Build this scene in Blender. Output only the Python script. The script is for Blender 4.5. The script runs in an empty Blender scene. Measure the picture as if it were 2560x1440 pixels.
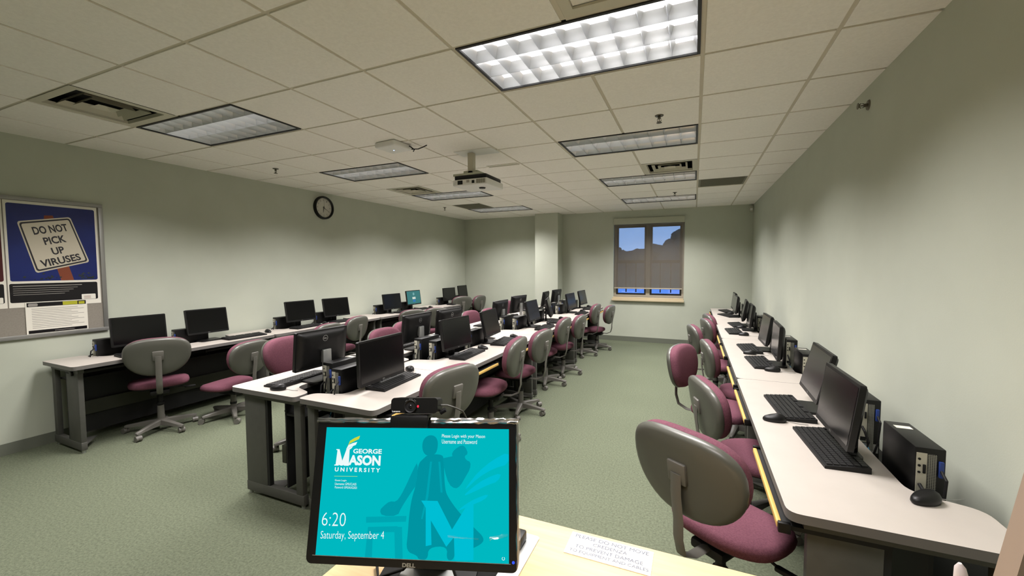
import bpy, bmesh, math, random
from mathutils import Vector, Matrix
random.seed(7)
R = math.radians
SC = bpy.context.scene
COL = SC.collection

# ------------------------------------------------------------------ camera
cam_d = bpy.data.cameras.new('camera')
cam_d.sensor_width = 36.0
cam_d.lens = 36.0 * 1041.5 / 2560.0
cam_d.clip_start = 0.02
cam = bpy.data.objects.new('camera', cam_d)
cam.location = (-0.0231, -2.5659, 1.6084)
cam.rotation_euler = (1.51827, 0.00377, 0.41157)
COL.objects.link(cam)
SC.camera = cam

# ------------------------------------------------------------------ view, sky
SC.view_settings.view_transform = 'Standard'
SC.view_settings.look = 'None'
SC.view_settings.exposure = 0.0
SC.view_settings.gamma = 1.0
SC.view_settings.use_curve_mapping = False
SC.cycles.use_denoising = True
SC.cycles.max_bounces = 7
SC.cycles.diffuse_bounces = 4
SC.cycles.glossy_bounces = 3
SC.cycles.transmission_bounces = 3
SC.cycles.transparent_max_bounces = 8
SC.cycles.caustics_reflective = False
SC.cycles.caustics_refractive = False
SC.cycles.sample_clamp_indirect = 4.0
SC.cycles.use_adaptive_sampling = True
SC.cycles.adaptive_threshold = 0.02

def lin(c):
    f = lambda v: v / 12.92 if v <= 0.04045 else ((v + 0.055) / 1.055) ** 2.4
    return tuple(f(v / 255.0) for v in c)

w = bpy.data.worlds.new('dusk_sky')
SC.world = w
w.use_nodes = True
nt = w.node_tree
bg = nt.nodes['Background']
tc = nt.nodes.new('ShaderNodeTexCoord')
sep = nt.nodes.new('ShaderNodeSeparateXYZ')
nt.links.new(tc.outputs['Generated'], sep.inputs[0])
rmp = nt.nodes.new('ShaderNodeValToRGB')
rmp.color_ramp.elements[0].position = 0.0
rmp.color_ramp.elements[0].color = (*lin((176, 212, 255)), 1)
rmp.color_ramp.elements[1].position = 0.5
rmp.color_ramp.elements[1].color = (*lin((92, 142, 224)), 1)
nt.links.new(sep.outputs[2], rmp.inputs[0])
nt.links.new(rmp.outputs[0], bg.inputs[0])
bg.inputs[1].default_value = 3.0

# ------------------------------------------------------------------ room numbers
H = 2.765            # ceiling
D = 0.775            # desk top
T = 0.6096           # ceiling tile
XR = 0.99            # plain wall
YB = 6.52            # window wall
YF = -4.60           # wall behind the camera
def xl(y): return -5.42 + 0.02 * (y + 1.0)     # clock wall (very slightly out of square)
LAMP_W = 57.0
LAMP_COL = (1.0, 0.95, 0.935)
FIX = [(i, j) for i in (-2, -7) for j in (-1, 2, 5, 8)] + [(-2, -4), (-7, -4)]
for (i, j) in FIX:   # light from each ceiling fixture; last two assumed, unseen, with no fixture body
    ld = bpy.data.lights.new('fixture_light', 'AREA')
    ld.shape = 'RECTANGLE'
    ld.size = 1.12
    ld.size_y = 0.52
    ld.energy = LAMP_W * (0.6 if j == -4 else 1.0)
    ld.color = LAMP_COL
    ld.spread = R(134)
    lo = bpy.data.objects.new('fixture_light', ld)
    lo.location = ((i + 1) * T, (j + 0.5) * T, H - 0.004)
    COL.objects.link(lo)

# ------------------------------------------------------------------ materials
def mat(name, col, rough=0.6, metal=0.0, emit=None, es=1.0, spec=0.5):
    m = bpy.data.materials.new(name)
    m.use_nodes = True
    b = m.node_tree.nodes['Principled BSDF']
    b.inputs['Base Color'].default_value = (*lin(col), 1)
    b.inputs['Roughness'].default_value = rough
    b.inputs['Metallic'].default_value = metal
    b.inputs['Specular IOR Level'].default_value = spec
    if emit:
        b.inputs['Emission Color'].default_value = (*lin(emit), 1)
        b.inputs['Emission Strength'].default_value = es
    return m

def noisy(m, c1, c2, scale, detail=3, bump=0.0, stretch=None, bscale=None, rough=0.5):
    n = m.node_tree.nodes
    l = m.node_tree.links
    b = n['Principled BSDF']
    tc = n.new('ShaderNodeTexCoord')
    mp = n.new('ShaderNodeMapping')
    if stretch: mp.inputs['Scale'].default_value = stretch
    l.new(tc.outputs['Object'], mp.inputs[0])
    t = n.new('ShaderNodeTexNoise')
    t.inputs['Scale'].default_value = scale
    t.inputs['Detail'].default_value = detail
    t.inputs['Roughness'].default_value = rough
    l.new(mp.outputs[0], t.inputs['Vector'])
    r = n.new('ShaderNodeValToRGB')
    r.color_ramp.elements[0].position = 0.32
    r.color_ramp.elements[1].position = 0.68
    r.color_ramp.elements[0].color = (*lin(c1), 1)
    r.color_ramp.elements[1].color = (*lin(c2), 1)
    l.new(t.outputs['Fac'], r.inputs[0])
    l.new(r.outputs[0], b.inputs['Base Color'])
    if bump:
        t2 = n.new('ShaderNodeTexNoise')
        t2.inputs['Scale'].default_value = bscale or scale
        t2.inputs['Detail'].default_value = 2
        l.new(tc.outputs['Object'], t2.inputs['Vector'])
        bp = n.new('ShaderNodeBump')
        bp.inputs['Strength'].default_value = bump
        bp.inputs['Distance'].default_value = 0.01
        l.new(t2.outputs['Fac'], bp.inputs['Height'])
        l.new(bp.outputs[0], b.inputs['Normal'])
    return m

def emitter(name, col, s=1.0):
    m = bpy.data.materials.new(name)
    m.use_nodes = True
    n = m.node_tree.nodes
    n.remove(n['Principled BSDF'])
    e = n.new('ShaderNodeEmission')
    e.inputs[0].default_value = (*lin(col), 1)
    e.inputs[1].default_value = s
    m.node_tree.links.new(e.outputs[0], n['Material Output'].inputs[0])
    return m

M = {}
M['wall'] = noisy(mat('sage_paint', (185, 190, 175), 0.75), (183, 188, 173), (187, 192, 177), 3.0, bump=0.03, bscale=160)
M['tile'] = noisy(mat('ceiling_tile', (247, 243, 236), 0.9), (244, 240, 233), (250, 246, 239), 60, bump=0.12, bscale=260)
M['grid'] = mat('ceiling_grid_bar', (204, 197, 180), 0.7)
M['carpet'] = noisy(mat('green_carpet', (98, 104, 88), 0.95, spec=0.1), (79, 87, 71), (117, 122, 102), 75, detail=6, bump=0.45, bscale=240, rough=0.75)
M['base'] = mat('rubber_base', (104, 108, 96), 0.7)
M['laminate'] = noisy(mat('white_laminate', (182, 175, 167), 0.45), (180, 173, 165), (184, 177, 169), 8)
M['edge'] = mat('grey_edge_band', (104, 101, 98), 0.5)
M['deskgrey'] = noisy(mat('grey_steel', (74, 74, 69), 0.55), (72, 72, 67), (76, 76, 71), 20)
M['darkpanel'] = mat('black_panel', (16, 17, 16), 0.7)
M['raceway'] = mat('olive_raceway', (46, 48, 36), 0.7)
M['black'] = mat('black_plastic', (13, 13, 13), 0.42, spec=.35)
M['blackm'] = mat('matt_black_plastic', (13, 13, 13), 0.6, spec=.35)
M['screen'] = mat('dark_screen', (7, 7, 8), 0.2, spec=0.4)
M['keys'] = mat('key_caps', (20, 20, 21), 0.5)
M['silver'] = mat('brushed_silver', (176, 178, 176), 0.38, 0.8)
M['whitepl'] = mat('white_plastic', (226, 226, 222), 0.45)
M['maroon'] = noisy(mat('maroon_fabric', (106, 66, 78), 0.9, spec=0.15), (100, 62, 74), (114, 72, 84), 140, bump=0.25, bscale=420)
M['shell'] = mat('grey_shell', (80, 80, 73), 0.36)
M['chairgrey'] = mat('grey_chair_plastic', (94, 92, 86), 0.42)
M['caster'] = mat('grey_caster', (100, 98, 92), 0.4)
M['wood'] = noisy(mat('maple_veneer', (230, 198, 148), 0.4), (226, 192, 140), (236, 206, 158), 3.0, detail=5, stretch=(1.5, 22, 1))
M['tray'] = mat('oak_edge', (206, 168, 92), 0.5)
M['trim'] = mat('black_trim', (22, 22, 26), 0.5)
M['housing'] = mat('fixture_enamel', (236, 238, 240), 0.4)
M['louver'] = mat('aluminium_louver', (236, 238, 242), 0.32, 0.8)
M['tube'] = emitter('lit_tube', (255, 250, 244), 9.0)
M['tubebright'] = emitter('bright_tube', (255, 250, 246), 17.0)
M['tubeoff'] = mat('unlit_tube', (235, 236, 236), 0.35)
M['grille'] = mat('grey_grille', (118, 116, 100), 0.6)
M['ventwhite'] = mat('vent_enamel', (198, 194, 176), 0.55)
M['void'] = mat('duct_dark', (14, 14, 12), 0.9)
M['alu'] = mat('aluminium_frame', (150, 150, 146), 0.42, 0.55)
M['tack'] = noisy(mat('grey_tackboard', (140, 134, 124), 0.9), (136, 130, 120), (144, 138, 128), 90)
M['paper'] = mat('white_paper', (232, 228, 216), 0.6)
M['posterblue'] = noisy(mat('poster_sky', (16, 30, 96), 0.3), (12, 22, 84), (22, 42, 116), 2.0)
M['posterblack'] = mat('poster_black', (16, 14, 18), 0.3)
M['postermaroon'] = mat('poster_maroon', (72, 18, 24), 0.3)
M['signwhite'] = mat('sign_cream', (206, 198, 178), 0.5)
M['ink'] = mat('dark_ink', (34, 32, 36), 0.5)
M['greyink'] = mat('grey_ink', (150, 146, 140), 0.5)
M['rust'] = mat('rusty_post', (128, 62, 34), 0.7)
M['leaf'] = mat('printed_leaves', (28, 40, 40), 0.6)
M['yellow'] = mat('yellow_print', (176, 176, 40), 0.5)
M['clockface'] = mat('clock_face', (196, 194, 182), 0.5)
M['sashpaint'] = mat('beige_sash', (176, 166, 146), 0.5)
M['sashdark'] = mat('bronze_sash', (58, 54, 50), 0.5)
M['sill'] = mat('beige_sill', (206, 190, 158), 0.45)
M['headrail'] = mat('pale_headrail', (182, 184, 166), 0.6)
M['tree'] = noisy(mat('dusk_leaves', (34, 44, 36), 0.9), (22, 32, 26), (58, 70, 56), 4)
M['ground'] = mat('pale_roof', (150, 160, 176), 0.8)
M['bluecon'] = mat('blue_connector', (34, 58, 124), 0.5)
M['netcable'] = mat('blue_cable', (60, 130, 160), 0.5)
M['io'] = mat('beige_ports', (176, 174, 158), 0.5)
M['brass'] = mat('dull_brass', (96, 92, 78), 0.4, 0.6)
M['taupe'] = mat('taupe_plastic', (150, 132, 116), 0.55)
M['pvc'] = mat('white_rod', (214, 204, 204), 0.35)
M['led'] = emitter('blue_led', (150, 180, 255), 4.0)
M['redled'] = emitter('red_led', (255, 50, 70), 1.6)
M['powerled'] = emitter('power_led', (50, 80, 255), 1.4)
# rear vents of the computers: dark dots on grey, a procedural pattern
m = mat('perforated_steel', (120, 120, 112), 0.5)
n = m.node_tree.nodes; l = m.node_tree.links
tcn = n.new('ShaderNodeTexCoord'); vor = n.new('ShaderNodeTexVoronoi')
vor.inputs['Scale'].default_value = 170; vor.inputs['Randomness'].default_value = 0
l.new(tcn.outputs['Object'], vor.inputs['Vector'])
rp = n.new('ShaderNodeValToRGB'); rp.color_ramp.interpolation = 'CONSTANT'
rp.color_ramp.elements[0].color = (0.004, 0.004, 0.004, 1)
rp.color_ramp.elements[1].position = 0.42; rp.color_ramp.elements[1].color = (*lin((128, 128, 118)), 1)
l.new(vor.outputs['Distance'], rp.inputs[0]); l.new(rp.outputs[0], n['Principled BSDF'].inputs['Base Color'])
M['perf'] = m
# window glass, roller shade cloth, plastic film
def mixed(name, a_node, b_node, fac):
    m = bpy.data.materials.new(name); m.use_nodes = True
    n = m.node_tree.nodes; l = m.node_tree.links
    n.remove(n['Principled BSDF'])
    a = n.new(a_node[0]); b = n.new(b_node[0])
    for k, v in a_node[1].items(): a.inputs[k].default_value = v
    for k, v in b_node[1].items(): b.inputs[k].default_value = v
    mx = n.new('ShaderNodeMixShader'); mx.inputs[0].default_value = fac
    l.new(a.outputs[0], mx.inputs[1]); l.new(b.outputs[0], mx.inputs[2])
    l.new(mx.outputs[0], n['Material Output'].inputs[0])
    return m
M['glass'] = mixed('window_glass', ('ShaderNodeBsdfTransparent', {'Color': (0.92, 0.95, 1, 1)}),
                   ('ShaderNodeBsdfGlossy', {'Roughness': 0.02, 'Color': (1, 1, 1, 1)}), 0.06)
M['shade'] = mixed('woven_shade', ('ShaderNodeBsdfTransparent', {'Color': (0.95, 0.97, 1, 1)}),
                   ('ShaderNodeBsdfDiffuse', {'Color': (*lin((132, 124, 112)), 1)}), 0.50)
M['film'] = mixed('clear_film', ('ShaderNodeBsdfTransparent', {'Color': (0.95, 0.95, 0.95, 1)}),
                  ('ShaderNodeBsdfGlossy', {'Roughness': 0.22, 'Color': (1, 1, 1, 1)}), 0.22)

# ------------------------------------------------------------------ mesh helpers
class MB:
    def __init__(s): s.bm = bmesh.new()
    def _mark(s, before, mi):
        for f in s.bm.faces:
            if f not in before: f.material_index = mi
    def box(s, lo, hi, mi=0, bevel=0.0, mx=None, seg=2):
        bm = bmesh.new()
        bmesh.ops.create_cube(bm, size=1)
        c = [(a + b) / 2 for a, b in zip(lo, hi)]
        d = [abs(b - a) for a, b in zip(lo, hi)]
        for v in bm.verts: v.co = Vector((c[0] + v.co.x * d[0], c[1] + v.co.y * d[1], c[2] + v.co.z * d[2]))
        if bevel: bmesh.ops.bevel(bm, geom=bm.edges[:], offset=bevel, segments=seg, affect='EDGES', profile=0.5)
        return s.add(bm, mi, mx)
    def add(s, bm, mi=0, mx=None):
        if mx is not None: bm.transform(mx)
        if mi is not None:
            for f in bm.faces: f.material_index = mi
        me = bpy.data.meshes.new('tmp'); bm.to_mesh(me); bm.free()
        s.bm.from_mesh(me); bpy.data.meshes.remove(me)
        return s
    def cyl(s, p0, p1, r0, r1=None, seg=16, mi=0, caps=True):
        r1 = r0 if r1 is None else r1
        p0, p1 = Vector(p0), Vector(p1); d = p1 - p0
        q = d.to_track_quat('Z', 'Y')
        rings = []
        for p, r in ((p0, r0), (p1, r1)):
            rings.append([s.bm.verts.new(p + q @ Vector((r * math.cos(2 * math.pi * k / seg), r * math.sin(2 * math.pi * k / seg), 0))) for k in range(seg)])
        fs = [s.bm.faces.new((rings[0][k], rings[0][(k + 1) % seg], rings[1][(k + 1) % seg], rings[1][k])) for k in range(seg)]
        if caps: fs += [s.bm.faces.new(rings[0][::-1]), s.bm.faces.new(rings[1])]
        for f in fs: f.material_index = mi
        return s
    def tube(s, pts, r, seg=8, mi=0, flat=None):
        pts = [Vector(p) for p in pts]; rings = []; up = Vector((0, 0, 1))
        for i, p in enumerate(pts):
            d = (pts[min(i + 1, len(pts) - 1)] - pts[max(i - 1, 0)]).normalized()
            x = d.cross(up)
            if x.length < 1e-3: x = d.cross(Vector((0, 1, 0)) if flat is None else Vector(flat))
            if flat is not None: x = Vector(flat) - d * d.dot(Vector(flat))
            x.normalize(); y = x.cross(d).normalized()
            rx, ry = (r if isinstance(r, tuple) else (r, r))
            if isinstance(r, list): rx = ry = r[i]
            rings.append([s.bm.verts.new(p + x * rx * math.cos(2 * math.pi * k / seg) + y * ry * math.sin(2 * math.pi * k / seg)) for k in range(seg)])
        fs = []
        for a, b in zip(rings, rings[1:]):
            fs += [s.bm.faces.new((a[k], a[(k + 1) % seg], b[(k + 1) % seg], b[k])) for k in range(seg)]
        fs += [s.bm.faces.new(rings[0][::-1]), s.bm.faces.new(rings[-1])]
        for f in fs: f.material_index = mi
        return s
    def prism(s, pts, z0, z1, mt=0, ms=0, mb=None):
        a = [s.bm.verts.new((x, y, z0)) for x, y in pts]
        b = [s.bm.verts.new((x, y, z1)) for x, y in pts]
        n = len(pts)
        for k in range(n):
            s.bm.faces.new((a[k], a[(k + 1) % n], b[(k + 1) % n], b[k])).material_index = ms
        s.bm.faces.new(b).material_index = mt
        s.bm.faces.new(a[::-1]).material_index = ms if mb is None else mb
        return s
    def poly(s, pts, mi=0):
        f = s.bm.faces.new([s.bm.verts.new(p) for p in pts]); f.material_index = mi
        return s
    def rings(s, rs, mi=0, cap0=True, cap1=True):
        vs = [[s.bm.verts.new(p) for p in r] for r in rs]; n = len(vs[0])
        fs = []
        for a, b in zip(vs, vs[1:]):
            fs += [s.bm.faces.new((a[k], a[(k + 1) % n], b[(k + 1) % n], b[k])) for k in range(n)]
        if cap0: fs.append(s.bm.faces.new(vs[0][::-1]))
        if cap1: fs.append(s.bm.faces.new(vs[-1]))
        for f in fs: f.material_index = mi
        return s
    def ball(s, c, r, mi=0, u=12, v=8, sc=(1, 1, 1)):
        bm = bmesh.new(); bmesh.ops.create_uvsphere(bm, u_segments=u, v_segments=v, radius=r)
        for vv in bm.verts: vv.co = Vector((c[0] + vv.co.x * sc[0], c[1] + vv.co.y * sc[1], c[2] + vv.co.z * sc[2]))
        return s.add(bm, mi)
    def build(s, name, mats, parent=None, smooth=38, fix=True):
        if fix: bmesh.ops.recalc_face_normals(s.bm, faces=s.bm.faces[:])
        me = bpy.data.meshes.new(name); s.bm.to_mesh(me); s.bm.free()
        for mm in (mats if isinstance(mats, (list, tuple)) else [mats]): me.materials.append(M[mm] if isinstance(mm, str) else mm)
        if smooth:
            me.polygons.foreach_set('use_smooth', [True] * len(me.polygons))
            me.set_sharp_from_angle(angle=R(smooth))
        o = bpy.data.objects.new(name, me); COL.objects.link(o)
        if parent is not None: o.parent = parent
        return o

def rrect(x0, y0, x1, y1, r, n=5):
    out = []
    for cx, cy, a0 in ((x1 - r, y1 - r, 0), (x0 + r, y1 - r, 90), (x0 + r, y0 + r, 180), (x1 - r, y0 + r, 270)):
        for k in range(n + 1):
            a = R(a0 + 90 * k / n); out.append((cx + r * math.cos(a), cy + r * math.sin(a)))
    return out

def rounded(pts, rad, n=5):
    """round the corners of a polygon given as (x, y[, r])"""
    out = []; N = len(pts)
    for i, p in enumerate(pts):
        a, b, c = Vector(pts[i - 1][:2]), Vector(p[:2]), Vector(pts[(i + 1) % N][:2])
        r = p[2] if len(p) > 2 else rad
        if r <= 0: out.append(tuple(b)); continue
        u, v = (a - b).normalized(), (c - b).normalized()
        for k in range(n + 1):
            t = k / n
            q = (b + u * r) * (1 - t) ** 2 + b * 2 * t * (1 - t) + (b + v * r) * t * t
            out.append((q.x, q.y))
    return out

_FONT = None
def text_bm(body, x0, y0, x1, y1, bold=0.0, depth=0.0):
    """letters filling the box x0..x1, y0..y1 in the local plane, facing +z"""
    cu = bpy.data.curves.new('lettering', 'FONT')
    cu.body = body; cu.size = 1.0; cu.offset = bold; cu.resolution_u = 3; cu.extrude = depth
    ob = bpy.data.objects.new('lettering', cu); COL.objects.link(ob)
    dg = bpy.context.evaluated_depsgraph_get(); dg.update()
    me = bpy.data.meshes.new_from_object(ob.evaluated_get(dg))
    bm = bmesh.new(); bm.from_mesh(me)
    bpy.data.objects.remove(ob); bpy.data.curves.remove(cu); bpy.data.meshes.remove(me)
    xs = [v.co.x for v in bm.verts]; ys = [v.co.y for v in bm.verts]
    ax, bx, ay, by = min(xs), max(xs), min(ys), max(ys)
    for v in bm.verts:
        v.co.x = x0 + (v.co.x - ax) / (bx - ax) * (x1 - x0)
        v.co.y = y0 + (v.co.y - ay) / (by - ay) * (y1 - y0)
    return bm

def tag(o, label, cat, group=None, kind=None):
    o['label'] = label; o['category'] = cat
    if group: o['group'] = group
    if kind: o['kind'] = kind
    return o
def thing(name, loc=(0, 0, 0), rz=0.0):
    o = bpy.data.objects.new(name, None); COL.objects.link(o)
    o.empty_display_size = 0.05
    o.location = loc; o.rotation_euler = (0, 0, rz)
    return o
def struct(o): o['kind'] = 'structure'; return o
def copy_tree(o, parent=None):
    c = o.copy(); COL.objects.link(c)
    if parent is not None: c.parent = parent
    for ch in list(o.children): copy_tree(ch, c)
    return c

ORD = ['first', 'second', 'third', 'fourth', 'fifth', 'sixth', 'seventh', 'eighth']
ROW = {'L': 'the clock wall desks', 'Q': 'the clock-facing side of the double row',
       'P': 'the aisle side of the double row', 'R': 'the plain wall desks'}

# ------------------------------------------------------------------ room shell
def slab(name, lo, hi, m, bevel=0):
    o = MB().box(lo, hi, bevel=bevel).build(name, m); return struct(o)
slab('floor', (-6.2, YF - .2, -0.1), (XR + .3, YB + .3, 0.0), 'carpet')
slab('wall_right', (XR, YF - .1, 0), (XR + .12, YB + .12, H + .3), 'wall')
slab('wall_front', (-6.2, YF - .12, 0), (XR, YF, H + .3), 'wall')
b = MB()
b.prism([(xl(YF), YF), (xl(YB), YB), (xl(YB) - .15, YB), (xl(YF) - .15, YF)], 0, H + .3)
struct(b.build('wall_left', 'wall'))
WX0, WX1, WZ0, WZ1 = -1.607, -0.209, 0.945, 2.50
b = MB()
b.box((-5.45, YB, 0), (WX0, YB + .2, H + .3)); b.box((WX1, YB, 0), (XR, YB + .2, H + .3))
b.box((WX0, YB, 0), (WX1, YB + .2, WZ0)); b.box((WX0, YB, WZ1), (WX1, YB + .2, H + .3))
struct(b.build('wall_back', 'wall'))
struct(MB().box((-3.27, 6.16, 0), (-2.745, YB, H)).build('column', 'wall'))
# rubber baseboards
slab('baseboard_right', (XR - .008, YF, 0), (XR, YB, .10), 'base')
slab('baseboard_back', (-2.745, YB - .008, 0), (XR, YB, .10), 'base')
b = MB(); b.prism([(xl(YF) + .008, YF), (xl(YB) + .008, YB), (xl(YB), YB), (xl(YF), YF)], 0, .10)
struct(b.build('baseboard_left', 'base'))

# ceiling: lay-in tiles with a reveal round each, on a flat grid
occupied = set()
for (i, j) in FIX: occupied |= {(i, j), (i + 1, j)}
VENTS = [(-7, -2), (-7, 4), (-1, 4)]
GRILLES = [(0, 6), (-7, 7)]
ACCESS = [(-1, -2)]
occupied |= set(VENTS) | set(GRILLES) | set(ACCESS)
b = MB(); g = .011
for i in range(-10, 3):
    for j in range(-8, 12):
        if (i, j) in occupied: continue
        x0, x1, y0, y1 = i * T, (i + 1) * T, j * T, (j + 1) * T
        x0 = max(x0, -5.5); x1 = min(x1, XR + .02); y0 = max(y0, YF - .02); y1 = min(y1, YB + .02)
        if x1 - x0 < .05 or y1 - y0 < .05: continue
        z, zz = H - .005, H + .010
        inn = [(x0 + g, y0 + g), (x0 + g, y1 - g), (x1 - g, y1 - g), (x1 - g, y0 + g)]
        b.prism(inn, z, zz)
struct(b.build('ceiling', 'tile', smooth=0))
b = MB()
for i in range(-9, 3):
    for j in range(-8, 12):
        x, y = i * T, j * T
        y0, y1 = max(y, YF), min(y + T, YB)
        inside = any(fi + 1 == i and fj == j for fi, fj in FIX)      # no bar across a two-tile fixture
        if -5.5 < x < XR and y1 > y0 and not inside: b.box((x - .012, y0, H + .001), (x + .012, y1, H + .009))
        xa, xb = max(x, -5.5) + .012, min(x + T, XR) - .012
        if YF < y < YB and xb > xa: b.box((xa, y - .012, H + .001), (xb, y + .012, H + .009))
struct(b.build('trim_1', 'grid', smooth=0))
slab('trim_2', (-5.6, YF - .1, H + .2), (XR + .1, YB + .1, H + .22), 'void')

# ------------------------------------------------------------------ things on the ceiling
def make_fixture():
    t = thing('ceiling_light')
    a, c = T - .012, T / 2 - .012          # half length, half width
    b = MB()
    for lo, hi in (((-a, -c, -.006), (a, -c + .016, .01)), ((-a, c - .016, -.006), (a, c, .01)),
                   ((-a, -c + .016, -.006), (-a + .016, c - .016, .01)), ((a - .016, -c + .016, -.006), (a, c - .016, .01))):
        b.box(lo, hi)
    b.build('frame', 'trim', t, smooth=0)
    b = MB(); a2, c2, top = a - .012, c - .012, .125
    b.poly([(-a2, -c2, 0), (a2, -c2, 0), (a2, -c2, top), (-a2, -c2, top)])
    b.poly([(a2, c2, 0), (-a2, c2, 0), (-a2, c2, top), (a2, c2, top)])
    b.poly([(-a2, c2, 0), (-a2, -c2, 0), (-a2, -c2, top), (-a2, c2, top)])
    b.poly([(a2, -c2, 0), (a2, c2, 0), (a2, c2, top), (a2, -c2, top)])
    b.poly([(-a2, -c2, top), (a2, -c2, top), (a2, c2, top), (-a2, c2, top)])
    b.build('housing', 'housing', t, smooth=0)
    b = MB(); a3, c3 = a - .016, c - .016
    zb, zt = .002, .060
    def blade(p, q, n):                     # parabolic blade: wide at the top, thin below
        px = Vector(p); qx = Vector(q); nn = Vector(n)
        prof = [(0.0012, zb), (0.004, zb + .02), (0.011, zb + .042), (0.020, zt)]
        L = [[px + nn * w + Vector((0, 0, z)) for w, z in prof], [px - nn * w + Vector((0, 0, z)) for w, z in prof]]
        L2 = [[qx + nn * w + Vector((0, 0, z)) for w, z in prof], [qx - nn * w + Vector((0, 0, z)) for w, z in prof]]
        for A, B in zip(L, L2):
            va = [b.bm.verts.new(v) for v in A]; vb = [b.bm.verts.new(v) for v in B]
            for k in range(3): b.bm.faces.new((va[k], va[k + 1], vb[k + 1], vb[k]))
    for k in range(1, 9):
        x = -a3 + 2 * a3 * k / 9; blade((x, -c3, 0), (x, c3, 0), (1, 0, 0))
    for y in (-c3 / 3, c3 / 3): blade((-a3, y, 0), (a3, y, 0), (0, 1, 0))
    for y in (-c3, c3): blade((-a3, y, 0), (a3, y, 0), (0, 1, 0))
    for x in (-a3, a3): blade((x, -c3, 0), (x, c3, 0), (1, 0, 0))
    b.build('louver', 'louver', t, smooth=45, fix=False)
    for y in (-2 * c3 / 3, 0, 2 * c3 / 3):
        MB().cyl((-a3 + .01, y, .088), (a3 - .01, y, .088), .0145, seg=10).build('tube', 'tube' if y == 0 else 'tubeoff', t)
    return t
FL = {(-2, -1): 'bright ceiling light with every lane lit, over the credenza aisle', (-2, 2): 'louvred ceiling light in the row beside the plain wall, after the brightest one',
      (-2, 5): 'louvred ceiling light directly behind the vent near the plain wall', (-2, 8): 'louvred ceiling light in front of the window',
      (-7, -1): 'louvred ceiling light beside the big vent near the bulletin board', (-7, 2): 'louvred ceiling light above the wall clock',
      (-7, 5): 'louvred ceiling light behind the small vent past the clock', (-7, 8): 'louvred ceiling light behind a grey grille toward the window wall'}
f0 = make_fixture()
for n_, (i, j) in enumerate(FIX[:8]):
    f = f0 if n_ == 0 else copy_tree(f0)
    f.location = ((i + 1) * T, (j + .5) * T, H)
    tag(f, FL[(i, j)], 'ceiling light', 'louvred ceiling lights')
for ch in [c for c in f0.children if c.name.startswith('tube')]:
    ch.data = ch.data.copy(); ch.data.materials[0] = M['tubebright']

def make_vent():
    t = thing('ceiling_vent'); a = T / 2 - .013
    b = MB()
    b.prism([(-a, -a), (a, -a), (a, a), (-a, a)], .10, .105)
    for sx, sy in ((1, 0), (-1, 0), (0, 1), (0, -1)):
        lo = (-a if sx <= 0 else a - .004, -a if sy <= 0 else a - .004, -.003)
        hi = (a if sx >= 0 else -a + .004, a if sy >= 0 else -a + .004, .10)
        b.box(lo, hi)
    b.build('duct', 'void', t, smooth=0)
    b = MB()
    for r_in, r_out, z_in, z_out in ((.246, .300, -.004, -.004), (.240, .246, .02, -.004), (.168, .192, .03, -.003), (.104, .128, .03, -.003), (0.0, .062, .02, -.003)):
        P = lambda r, z: [(-r, -r, z), (r, -r, z), (r, r, z), (-r, r, z)]
        o_, i_ = P(r_out, z_out), P(max(r_in, .001), z_in)
        for k in range(4): b.poly([o_[k], o_[(k + 1) % 4], i_[(k + 1) % 4], i_[k]])
    b.build('louver', 'ventwhite', t, smooth=0, fix=False)
    return t
v0 = make_vent()
VL = ['stepped square air vent beside the ceiling light near the bulletin board', 'small stepped air vent in the ceiling past the projector',
      'stepped square air vent in front of a ceiling light by the plain wall']
for n_, (i, j) in enumerate(VENTS):
    v = v0 if n_ == 0 else copy_tree(v0)
    v.location = ((i + .5) * T, (j + .5) * T, H); tag(v, VL[n_], 'air vent', 'stepped ceiling vents')
b = MB(); a = T / 2 - .013
b.box((-a, -a, 0), (a, a, .012))
for k in range(24):
    y = -a + .03 + k * (2 * a - .06) / 23; b.box((-a + .025, y - .004, -.003), (a - .025, y + .004, 0))
gr = b.build('return_grille', 'grille', None, smooth=0)
for n_, (i, j) in enumerate(GRILLES):
    o = gr if n_ == 0 else gr.copy()
    if n_: COL.objects.link(o)
    o.location = ((i + .5) * T, (j + .5) * T, H)
    tag(o, ['flat dark grey return grille next to the plain wall', 'flat dark grey return grille before the last light above the clock wall'][n_], 'grille', 'grey return grilles')
i, j = ACCESS[0]
t = tag(thing('ceiling_hatch', ((i + .5) * T, (j + .5) * T, H)), 'beige framed ceiling panel beside the brightest ceiling light', 'ceiling panel')
b = MB(); b.box((-a, -a, 0), (a, -a + .05, .012)); b.box((-a, a - .05, 0), (a, a, .012)); b.box((-a, -a + .05, 0), (-a + .05, a - .05, .012)); b.box((a - .05, -a + .05, 0), (a, a - .05, .012))
b.build('frame', 'ventwhite', t, smooth=0)
MB().box((-a + .05, -a + .05, .014), (a - .05, a - .05, .024)).build('panel', 'tile', t, smooth=0)
# slot diffuser behind the projector
t = tag(thing('slot_diffuser', (-2.045, 1.815, H)), 'narrow slotted air diffuser in the ceiling just behind the projector', 'diffuser')
b = MB(); b.box((-.19, -.045, -.008), (.19, -.03, -.0032)); b.box((-.19, -.008, -.008), (.19, .008, -.0032)); b.box((-.19, .03, -.008), (.19, .045, -.0032))
b.build('slat', 'ventwhite', t, smooth=0)
MB().box((-.19, -.045, -.0045), (.19, .045, -.0031)).build('slot', 'void', t, smooth=0)
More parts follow.
